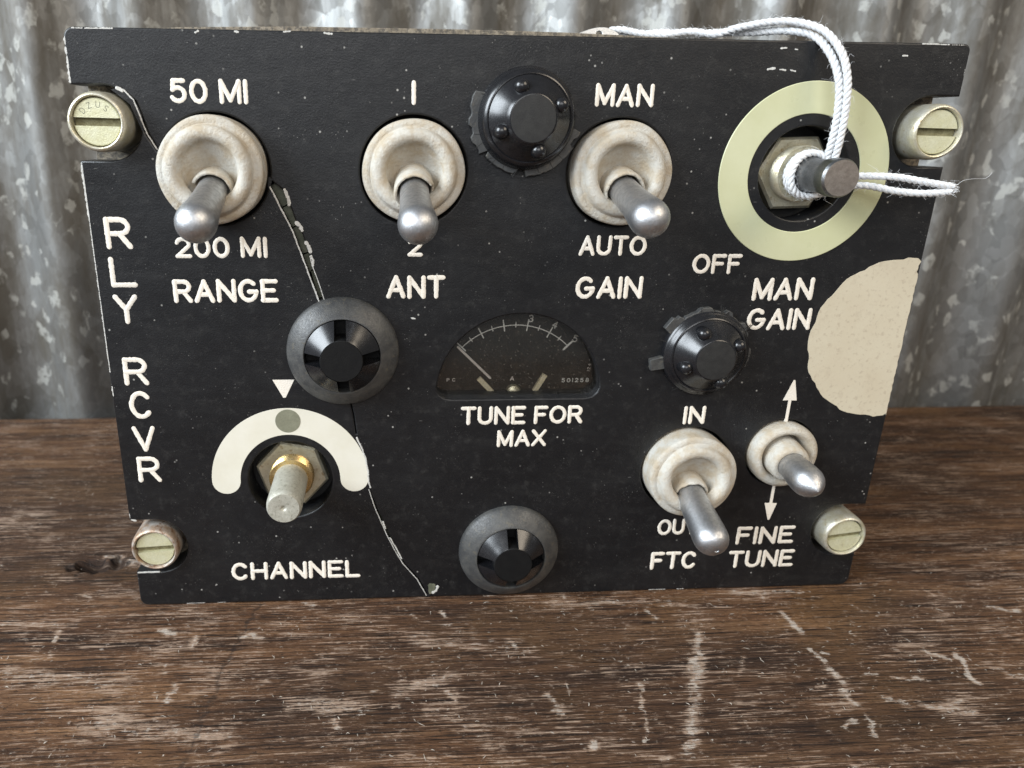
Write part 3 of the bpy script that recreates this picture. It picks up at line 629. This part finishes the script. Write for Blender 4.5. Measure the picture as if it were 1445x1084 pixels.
text('124 69', 13.4, 16.6, 47.9, 48.5, .08, 'dial_marking', M['needle'], dial, 5.0, .03, gap=.5, wob=0, rot=84)
text('A', -.3, .5, 44.8, 45.7, .09, 'dial_marking', M['needle'], dial, 5.0, .03, wob=0)
g = Geo(); g.add(*stroke([(-10.6, 51.9), (-4.3, 45.7)], .23, .2, 4.2, 0)); g.build('needle', M['needle'], dial)
for a, b in (((-6.4, 45.5), (-3.75, 42.7)), ((6.35, 46.1), (4.4, 42.6))):
    a = Vector(a); b = Vector(b); t = (b-a).normalized(); nn = Vector((-t.y, t.x))*.48
    plate('cream_bar', [tuple(a-nn), tuple(b-nn), tuple(b+nn), tuple(a+nn)], [], 4.3, .7, .08, M['dialbar'], dial)
g = Geo(); g.add(*lathe([(0, .9), (.7, .85), (1.3, .5), (1.5, 0), (1.5, -.4)], .4, 42.6, 30)); o = g.build('pivot_cap', M['nut'], dial); o.location.y = 4.9*MM

# --- toggle switches with rubber boots
def boot(x, z, h, R0=8.45, torn=True, seed=1):
    rr = random.Random(seed); k = R0/8.45
    prof = smooth_prof([(8.3*k, -3.6), (8.45*k, -.6), (8.45*k, h-2.6), (8.3*k, h-1.75), (7.75*k, h-1.45), (7.25*k, h-1.40), (7.0*k, h-1.1), (6.75*k, h-.45), (6.3*k, h-.08), (5.6*k, h), (4.95*k, h-.35), (4.5*k, h-1.3), (4.2*k, h-2.6), (3.8*k, h-3.6), (2.9*k, h-4.0), (2.0, h-4.1)], 4)
    ph = rr.uniform(0, 6)
    def fn(a, i, r, o):
        wob = 1+.012*math.sin(2*a+ph)+.006*math.sin(5*a+2*ph)
        dz = 0
        if i > len(prof)*.74: dz = -.29*(8+o)*min(1, (i/len(prof)-.74)/.12)
        return r*wob, o+.10*math.sin(3*a+ph)*(r < 7.2*k), 0, dz
    g = Geo(); g.add(*lathe(prof, x, z, 72, fn=fn)); return g.build('switch_boot', M['rubber'], panel, ang=60)
def along(base, d, prof, segs=40, jag=None):
    """turned shape along direction d from base; prof of (radius, distance)"""
    d = Vector(d).normalized(); u = Vector((1, 0, 0)); u = (u-d*u.dot(d)).normalized(); v = d.cross(u)
    V = []; F = []; n = len(prof)
    for k in range(segs):
        a = 2*math.pi*k/segs
        for i, (r, s) in enumerate(prof):
            if jag: r, s = jag(a, i, r, s)
            q = Vector(base)+d*s+(u*math.cos(a)+v*math.sin(a))*r; V.append(tuple(q))
    for k in range(segs):
        k2 = (k+1) % segs
        for i in range(n-1): F.append((k*n+i, k2*n+i, k2*n+i+1, k*n+i+1))
    return V, F
def ballend(r, s, n=8): return [(r*math.cos(R(90*k/n)), s+r*math.sin(R(90*k/n))) for k in range(n)]+[(.02, s+r)]
def toggle(key, tip, gap_dir, kind='ball', seed=1):
    x, z, h = TOG[key]; bt = boot(x, z, h, seed=seed)
    piv = Vector((x, 8, z)); d = Vector(tip)-piv; L = d.length
    if kind == 'ball': prof = [(2.35, 2), (2.4, 10), (2.45, L-9), (2.55, L-6.0), (2.75, L-3.6), (2.95, L-1.8), (3.03, L-.7)]+ballend(3.05, L)
    else: prof = [(2.4, 2), (2.5, 8), (2.65, L-10), (2.95, L-4), (3.1, L-1)]+ballend(3.1, L)[0:5]+[(1.2, L+2.75), (.45, L+2.85), (.4, L+2.75), (.02, L+2.75)]
    g = Geo(); g.add(*along(piv, d, prof)); lv = g.build('lever', M['alu'], bt, ang=50)
    # rubber collar hugging the lever, torn open on one side
    c0 = 12.2 if key != 'gain' else 11.8; rr = random.Random(seed*7)
    cp = [(3.35, 5), (3.3, 9.2), (3.15, c0-.5), (3.05, c0), (2.85, c0+.12), (2.62, c0), (2.55, c0-1), (2.55, 6)]
    jit = [rr.uniform(-.2, .2) for _ in range(41)]
    def jag(a, i, r, s):
        dd = math.cos(a-gap_dir)
        if gap_dir is not None and i >= 2 and i <= 6:
            if dd > .35: s -= 2.4*min(1, (dd-.35)/.2)
            r += .28
        if 2 <= i <= 6: s += jit[int(a/(2*math.pi)*40)]*.7
        return r, s
    g = Geo(); g.add(*along(piv, d, cp, 48, jag)); g.build('boot_collar', M['rubber'], bt, ang=60)
    return bt
toggle('range', (-51.6, -15.5, 77.2), -2.4, seed=2)
toggle('ant', (-19.2, -15.2, 77.0), -.7, seed=3)
toggle('gain', (16.0, -15.0, 78.0), -1.5, seed=5)
toggle('ftc', (34.2, -13.6, 20.9), -2.2, kind='bat', seed=9)
# small fine-tune toggle
prof = smooth_prof([(6.4, -3.6), (6.6, -.4), (6.6, .6), (6.35, 1.7), (5.7, 2.3), (5.0, 2.2), (4.5, 1.4), (4.25, 0), (4.1, -1.8), (3.0, -2.4), (2.0, -2.5)], 4)
g = Geo(); g.add(*lathe(prof, *FINE, 64, fn=lambda a, i, r, o: (r*(1+.012*math.sin(3*a)), o, 0, 0))); bt = g.build('switch_boot', M['rubber'], panel, ang=60)
piv = Vector((53.0, 6, 31.2)); d = Vector((52.9, -9.8, 29.9))-piv; L = d.length
g = Geo(); g.add(*along(piv, d, [(2.5, 1), (2.55, L-5.5), (2.7, L-4), (2.92, L-2), (2.95, L-.4), (2.9, L+.3), (2.7, L+1.0), (2.25, L+1.8), (1.6, L+2.55), (.9, L+3.15), (.3, L+3.5), (.02, L+3.6)])); g.build('lever', M['alu'], bt, ang=50)
g = Geo(); g.add(*along(piv, d, [(4.0, 3), (3.95, 7), (3.75, 9.6), (3.5, 10.2), (3.0, 10.35), (2.6, 10.2), (2.6, 5)], 48)); g.build('boot_collar', M['rubber'], bt, ang=60)

# --- lamp caps
def broken_flange(x, z, r_in, r_out, thick, arcs, parent, seed):
    rr = random.Random(seed)
    n = 120; edge = []; step_ = 0
    for k in range(n):
        a = 360*k/n; ro = r_out*.86
        for a0, a1, f in arcs:
            aa = a if a >= a0 or a1 <= 360 else a+360
            if a0 <= aa <= a1 or a0 <= aa+360 <= a1: ro = r_out*f
        if k % 3 == 0: step_ = rr.choice((0, 0, 0, -.35, -.55, .12))
        ro = max(ro+step_, r_in+.15)
        edge.append((x+(ro+rr.uniform(-.10, .10))*math.cos(R(a)), z+(ro+rr.uniform(-.10, .10))*math.sin(R(a))))
    return plate('broken_flange', edge, [circle(x, z, r_in, 60)], -thick, thick+.3, .12, M['flange'], parent)
def bump_lamp(x, z, top, angs, arcs, seed):
    g = Geo()
    hb = top-2.9
    prof = smooth_prof([(8.1, -2), (8.1, .6), (7.95, 1.2), (7.5, hb-.7), (7.05, hb-.15), (6.75, hb)], 3)+[(6.62, hb-.1), (6.52, hb-.02)]+[(6.45-(6.45-3.85)*t-.12*math.sin(math.pi*t), hb+.05+(top-.2-hb)*t) for t in np.linspace(0, 1, 7)]+[(3.72, top-.05), (3.55, top)]
    g.add(*lathe(prof, x, z, 72)); cap = g.build('lamp_cap', M['lamp'], panel, ang=28)
    g = Geo(); g.add(*lathe([(3.58, top-.3), (3.55, top+.02), (3.3, top+.04), (0.02, top+.03)], x, z, 48)); g.build('cap_face', M['lampm'], cap, ang=30)
    for a in angs:
        rb = 5.05; cx, cz = x+rb*math.cos(R(a)), z+rb*math.sin(R(a)); o0 = hb+(top-hb)*((6.45-rb)/(6.45-3.85))-.15
        g = Geo(); g.add(*lathe([(1.25, o0-1.2), (1.22, o0+.1)]+[(1.2*math.cos(R(b)), o0+.25+1.0*math.sin(R(b))) for b in (10, 25, 40, 55, 70, 82)]+[(.02, o0+1.25)], cx, cz, 24)); g.build('bump', M['lamp'], cap, ang=60)
    broken_flange(x, z, 7.6, 8.75, 1.1, arcs, cap, seed)
    # cracks across the brittle flange
    rr = random.Random(seed+3); g = Geo()
    for k in range(16):
        a = rr.uniform(0, 360); r0 = rr.uniform(7.9, 8.1); r1 = r0+rr.uniform(.5, 1.3)
        g.add(*stroke([(x+r0*math.cos(R(a)), z+r0*math.sin(R(a))), (x+r1*math.cos(R(a+rr.uniform(-6, 6))), z+r1*math.sin(R(a+rr.uniform(-6, 6))))], rr.uniform(.04, .09), .03, -1.1, .3))
    g.build('flange_crack', M['lampm'], cap)
bump_lamp(-.9, 92.2, 6.6, (111, 24, 203, 286), [(150, 205, 1.08), (207, 216, 1.07), (222, 262, 1.0), (272, 350, 1.04), (140, 150, .92)], 4)
bump_lamp(34.7, 51.8, 5.2, (116, 27, 200, 294), [(128, 150, 1.1), (24, 126, .99), (186, 198, 1.18), (330, 360, .95), (0, 24, .97)], 8)
def slot_lamp(x, z, top, rot, seed):
    rr = random.Random(seed)
    prof = smooth_prof([(10.0, -.3), (9.97, .4), (9.75, .95), (9.2, 1.5), (8.3, 2.25), (7.4, 2.85), (6.95, 3.1), (6.75, 3.15)], 3)
    g = Geo(); g.add(*lathe(prof+[(6.68, 3.0), (6.68, -1)], x, z, 96)); fl = g.build('lamp_cap', M['flange'], panel, ang=40)
    # cone cut by four radial slots
    g = Geo(); hw = 1.02
    for q in range(4):
        a0 = rot+90*q; N = 14; ringsr = [6.7, 6.6, 5.9, 5.1, 4.3, 3.85, 3.7]; ringso = [2.6, 3.3, 3.95, 4.65, 5.35, 5.78, 5.9]
        V = []; F = []; nr = len(ringsr)
        for k in range(N+1):
            for r, o in zip(ringsr, ringso):
                m = math.degrees(math.asin(min(.9, hw/r))); a = R(a0+m+(90-2*m)*k/N)
                V.append((x+r*math.cos(a), -o*(top/5.9), z+r*math.sin(a)))
        for k in range(N):
            for i in range(nr-1): F.append((k*nr+i, (k+1)*nr+i, (k+1)*nr+i+1, k*nr+i+1))
        b = len(V)
        for k in (0, N):
            c = [V[k*nr+i] for i in range(nr)]; s = len(V); V += [(p[0], -.4, p[2]) for p in c]
            for i in range(nr-1): F.append((k*nr+i, k*nr+i+1, s+i+1, s+i))
        g.add(V, F)
    g.build('slotted_cone', M['lamp'], fl, ang=25)
    tp = top
    g = Geo(); g.add(*lathe([(3.72, 0), (3.72, tp-.12), (3.6, tp), (0.02, tp+.02)], x, z, 48)); g.build('cap_face', M['lampd'], fl, ang=30)
    g = Geo()
    for q in range(4):
        a = R(rot+90*q); u = Vector((math.cos(a), math.sin(a))); v = Vector((-u.y, u.x)); o1 = .95
        c = [Vector((x, z))+u*3.3-v*hw*.98, Vector((x, z))+u*6.5-v*hw*.98, Vector((x, z))+u*6.5+v*hw*.98, Vector((x, z))+u*3.3+v*hw*.98]
        V = [(p.x, -o1, p.y) for p in c[:1]]+[(p.x, -.9, p.y) for p in c[1:3]]+[(c[3].x, -o1, c[3].y)]+[(p.x, 0, p.y) for p in c]
        V = [(q_[0], min(q_[1], -1.2) if i_ < 4 else q_[1], q_[2]) for i_, q_ in enumerate(V)]
        g.add(V, [(0, 1, 2, 3), (0, 4, 5, 1), (1, 5, 6, 2), (2, 6, 7, 3), (3, 7, 4, 0)])
    g.build('slot_floor', M['lampd'], fl, smooth=False, ang=0)
slot_lamp(-31.7, 52.5, 5.9, 2, 1)
slot_lamp(.15, 10.6, 5.4, 1, 2)
# --- quarter-turn panel fasteners in the notches
def fastener(x, z, out_, slot_rot, mat_cup, rim=.9, depth=.9, word=None, seed=0):
    o = out_
    prof = [(4.5, -5.5), (4.5, o-1.5), (4.45, o-.8), (4.32, o-.3), (4.12, o-.05), (3.95, o), (3.8, o-.08), (3.72, o-.35), (3.7, o-1.9), (1, o-1.9)]
    g = Geo(); g.add(*lathe(prof, x, z, 64, fn=lambda a, i, r, oo: (r*(1+.006*math.sin(4*a+seed)), oo+.05*math.sin(2*a+seed), 0, 0))); cup = g.build('fastener_cup', mat_cup, panel, ang=40)
    f = o-.45; hw = .62; g = Geo()
    for sgn in (1, -1):      # two half-moon lands either side of the slot
        n = 26; rim0 = []; a_s = math.asin(hw/3.55)
        for k in range(n+1):
            a = a_s+(math.pi-2*a_s)*k/n; rim0.append((3.55*math.cos(a), sgn*3.55*math.sin(a)))
        cr, sr = math.cos(R(slot_rot)), math.sin(R(slot_rot))
        rw = lambda p, s=1.0: (x+(p[0]*cr-p[1]*sr), z+(p[0]*sr+p[1]*cr))
        top = [rw((p[0]*.955, p[1]*.955+sgn*.02)) for p in rim0]; low = [rw(p) for p in rim0]
        V = [(p[0], -f, p[1]) for p in top]+[(p[0], -f+.14, p[1]) for p in low]+[(p[0], -f+depth, p[1]) for p in low]
        m = n+1; F = [tuple(range(m))]
        for lv in (0, 1):
            for k in range(n): F.append((lv*m+k, lv*m+k+1, (lv+1)*m+k+1, (lv+1)*m+k))
            F.append((lv*m+n, lv*m, (lv+1)*m, (lv+1)*m+n))
        g.add(V, F)
    st = g.build('stud_head', M['brass'], cup, ang=30)
    g = Geo(); g.add(*lathe([(3.56, f-depth-.6), (3.56, f-depth+.05), (.02, f-depth+.05)], x, z, 48)); g.build('slot_floor', M['slotf'], cup, ang=30)
    if word:
        gg = Geo(); gw = Geo(); W_ = word
        for i, ch in enumerate(W_):
            a = 140-30*i; cx, cz = x+2.55*math.cos(R(a)), z+2.55*math.sin(R(a)); rt_ = R(a-90)
            for stt in FONT[ch][1]:
                pts = [(cx+((px-.32)*math.cos(rt_)-(pz-.5)*math.sin(rt_))*.82, cz+((px-.32)*math.sin(rt_)+(pz-.5)*math.cos(rt_))*.82) for px, pz in stt]
                gg.add(*stroke(pts, .055, .012, -f, 0))
        gg.build('stamped_lettering', M['dot'], cup)
    return cup
fastener(-68.4, 91.0, 3.7, -1, M['cup'], word='DZUS', seed=1)
fastener(68.4, 90.9, 3.0, -1, M['cup'], seed=2)
fastener(-68.5, 13.5, 1.6, 3, M['rustcup'], seed=3)
fastener(68.2, 13.3, 2.7, 7, M['cup'], seed=4)

# --- bare control shafts with hex nuts
def hexnut(x, z, y_front, th, r, rot, mat):
    g = Geo(); V = []; F = []
    for yy, f in ((y_front+th, 1), (y_front+.35, 1), (y_front, .93)):
        for k in range(6): a = R(rot+60*k); V.append((x+r*f*math.cos(a), yy, z+r*f*math.sin(a)))
    for l in (0, 1):
        for k in range(6): F.append((l*6+k, l*6+(k+1) % 6, l*6+6+(k+1) % 6, l*6+6+k))
    F.append(tuple(12+k for k in range(6))); F.append(tuple(range(6))[::-1]); g.add(V, F)
    return g.build('hex_nut', mat, panel, smooth=False, ang=0)
def thread(x, z, r, y0, y1, name, mat, parent):
    p = []; o = -y0
    while o < -y1: p += [(r, o), (r-.22, o+.2)]; o += .4
    g = Geo(); g.add(*lathe([(r, -y0-1)]+p+[(r-.25, -y1), (r-.9, -y1+.05), (1.0, -y1)], x, z, 40)); return g.build(name, mat, parent, ang=20)
def well(x, z, r):
    g = Geo(); g.add(*lathe([(r+.6, -5.45), (.05, -5.5)], x, z, 40)); return g.build('shaft_well', M['lampm'], fp, ang=0)
well(*CHN, 7.9); well(*MAN, 7.9)
for x, z, h in TOG.values(): well(x, z, 8.9)
well(*FINE, 7.0)
nt = hexnut(*CHN, 2.6, 2.6, 7.0, -12, M['nut']); thread(*CHN, 4.2, 3, .4, 'bushing', M['gold'], nt)
g = Geo(); g.add(*lathe([(3.15, -2), (3.15, 3), (3.18, 9.4), (3.05, 10.2), (2.75, 10.65), (.95, 10.7), (.55, 10.6), (.3, 10.35), (.02, 10.3)], *CHN, 48)); g.build('shaft', M['shaft'], nt, ang=28)
nt = hexnut(*MAN, 2.6, 2.6, 7.0, 2, M['nut']); thread(*MAN, 4.75, 3, .2, 'bushing', M['nut'], nt)
g = Geo(); g.add(*lathe([(3.0, -2), (3.0, 2.2), (2.7, 3.0), (2.7, 6.2), (2.95, 7.6), (3.05, 8.2), (3.05, 10.2), (2.8, 10.65)], *MAN, 48, close1=False)); sh = g.build('shaft', M['dsteel'], nt, ang=28)
g = Geo(); g.add(*lathe([(2.84, 10.55), (2.78, 10.72), (.02, 10.78)], *MAN, 40)); g.build('shaft_end', M['tipm'], nt, ang=30)

# ------------------------------------------------------------------ cotton string and tin tag
string = empty('cotton_string', (MAN[0]*MM, -1.2*MM, MAN[1]*MM))
tag(string, 'white twisted cotton string looped around the bare shaft and hanging over the top edge', 'string')
org = Vector((MAN[0], -1.2, MAN[1]))
def cord(pts, name='strand', rope=.56, seed=0):
    path = spline(pts, .22); g = Geo(); L = len(path)
    t0 = (path[1]-path[0]).normalized(); nrm = t0.orthogonal().normalized(); fr = []; s = 0; rr = random.Random(seed)
    for i, p in enumerate(path):
        t = (path[min(i+1, L-1)]-path[max(i-1, 0)]).normalized(); nrm = (nrm-t*nrm.dot(t)).normalized()
        if i: s += (p-path[i-1]).length
        fr.append((p, nrm.copy(), t.cross(nrm), s))
    for k in range(3):
        pl = [p+(n_*math.cos(2.15*s+2.094*k)+b_*math.sin(2.15*s+2.094*k))*rope*.5-org for p, n_, b_, s in fr]
        rad = [rope*.62*(1+.05*math.sin(9*s+k)+.03*rr.uniform(-1, 1)) for *_, s in fr]
        g.add(*sweep(pl, rad, 8))
    o = g.build(name, M['cotton'], string, ang=0); return fr
SA = [(15.2, 10.5, 107.0), (17.0, 10.0, 107.1), (20.25, 9, 106.45), (23.63, 8, 106.2), (27.9, 6.5, 106.6), (31.61, 5, 106.1), (34.64, 4, 106.95), (39.76, 2.5, 107.8), (43.75, 1, 107.55), (46.71, -1.5, 105.95), (48.8, -3.5, 102.7), (49.85, -4.5, 98.95), (50.48, -4.5, 94.7), (50.86, -4, 90.9), (51.2, -3, 87.0), (51.3, -2.0, 84.8), (50.9, -1.4, 82.2)]
SB = [(15.8, 11, 106.4), (20.6, 10.2, 106.35), (23.96, 9, 106.7), (28.38, 7.5, 106.2), (32.0, 6, 106.45), (37.43, 4.5, 106.4), (42.41, 2.5, 106.5), (46.0, .6, 105.6), (47.72, -2.0, 102.8), (48.95, -3.5, 99.0), (49.68, -3.7, 94.7), (50.03, -3.2, 90.35), (50.3, -2.2, 87.0), (50.2, -1.5, 84.9), (49.2, -1.3, 82.6)]
SC = [(49.6, -1.4, 80.4), (51.6, -1.6, 82.0), (54.2, -2.5, 83.5), (57.2, -3.5, 83.75), (61.1, -5, 83.7), (65.5, -6, 83.0), (70.2, -6.5, 82.3)]
SD = [(48.6, -1.8, 80.3), (51.4, -2.0, 80.9), (54.5, -2.5, 82.0), (57.6, -3.5, 82.15), (61.65, -5, 81.4), (65.9, -6, 81.15), (70.0, -6.5, 81.5)]
frames = []
for i, p in enumerate((SA, SB, SC, SD)): frames += cord(p, seed=i)
wind = [(MAN[0]+3.55*math.cos(R(a)), -.75-1.75*a/1080+.15*math.sin(R(a*2.3)), MAN[1]+3.55*math.sin(R(a))) for a in range(0, 1081, 30)]
frames += cord(wind, 'winding', .54, 9)
# frayed end and fuzz
rr = random.Random(3); g = Geo()
for k in range(1500):
    p, n_, b_, s = rr.choice(frames); a = rr.uniform(0, 6.28); d = (n_*math.cos(a)+b_*math.sin(a)); t = n_.cross(b_)
    l = rr.uniform(.5, 1.5)*(2 if rr.random() < .08 else 1); w1 = Vector((rr.uniform(-1, 1), rr.uniform(-1, 1), rr.uniform(-1, 1)))*.6
    q0 = p+d*.55-org; q1 = q0+(d*.5+t*rr.uniform(-1, 1)+w1*.4)*l*.5; q2 = q1+(d*.3+t*rr.uniform(-1, 1)+w1)*l*.5
    g.add(*sweep([q0, q1, q2], [.022, .018, .01], 3, False))
for k in range(90):
    q0 = Vector((69.6+rr.uniform(0, .6), -6.5+rr.uniform(-.5, .5), 81.9+rr.uniform(-.8, .8)))-org
    q1 = q0+Vector((rr.uniform(.3, 1.0), rr.uniform(-.3, .3), rr.uniform(-.35, .35))); g.add(*sweep([q0, q1], [.08, .03], 4, False))
hair = spline([(70.4, -6.5, 82.2), (71.6, -6.6, 83.3), (73.5, -6.4, 83.6), (76.0, -6, 83.7), (77.0, -5.8, 84.6)], .4); g.add(*sweep([h-org for h in hair], .03, 3, False))
fz = g.build('fuzz', M['cotton'], string, ang=0); fz['kind'] = 'stuff'
# tin tag leaning behind the plate
pts = [(7.6, 105.2), (8.6, 106.05), (10.2, 106.75), (12.2, 107.35), (14.0, 107.45), (15.4, 107.0), (16.4, 106.2), (16.6, 104.6), (15.6, 103.2), (13.0, 102.4), (9.4, 102.6), (7.8, 103.8)]
sm = [tuple(p)[:2] for p in spline([(a, b, 0) for a, b in pts+pts[:1]], .3)][:-1]
tg = plate('tin_tag', [(a-12, b-104.8) for a, b in sm], [circle(.9, 1.5, .55, 20)], 0, .4, .08, M['tag'], None)
tg.location = (12*MM, 8.6*MM, 104.8*MM); tg.rotation_euler = (R(-14), 0, 0)
tag(tg, 'small grey tin tag tied to the string, peeking over the top edge', 'tag')

# ------------------------------------------------------------------ loose fibres on the board
rr = random.Random(17); g = Geo()
for k in range(650):
    y = rr.uniform(-50, 60) if rr.random() < .25 else rr.uniform(-50, -2)
    x = rr.uniform(-110, 125)
    if y > -1.0 and abs(x) < 76 and y < 70: continue
    a = rr.choice((rr.gauss(0, .35), rr.gauss(2.0, .6))); l = rr.uniform(.2, .8)*(1.8 if rr.random() < .08 else 1); w = rr.uniform(.025, .07)*(1.6 if rr.random() < .06 else 1)
    dx, dy = math.cos(a), math.sin(a); z0 = -.16
    P = [Vector((x+dx*l*t+dy*.25*l*c, y+dy*l*t-dx*.25*l*c, z0+h)) for t, c, h in ((-.5, 0, -.02), (-.1, rr.uniform(-.5, .5), rr.uniform(.05, .2)), (.5, 0, rr.uniform(-.05, .2)))]
    g.add(*sweep(P, [w*.5, w, w*.4], 3, False))
fb = g.build('wood_fibres', M['straw'], None, ang=0); fb['kind'] = 'stuff'
fb['label'] = 'short pale wood fibres scattered loose over the weathered board'; fb['category'] = 'wood fibres'
bpy.context.view_layer.update()
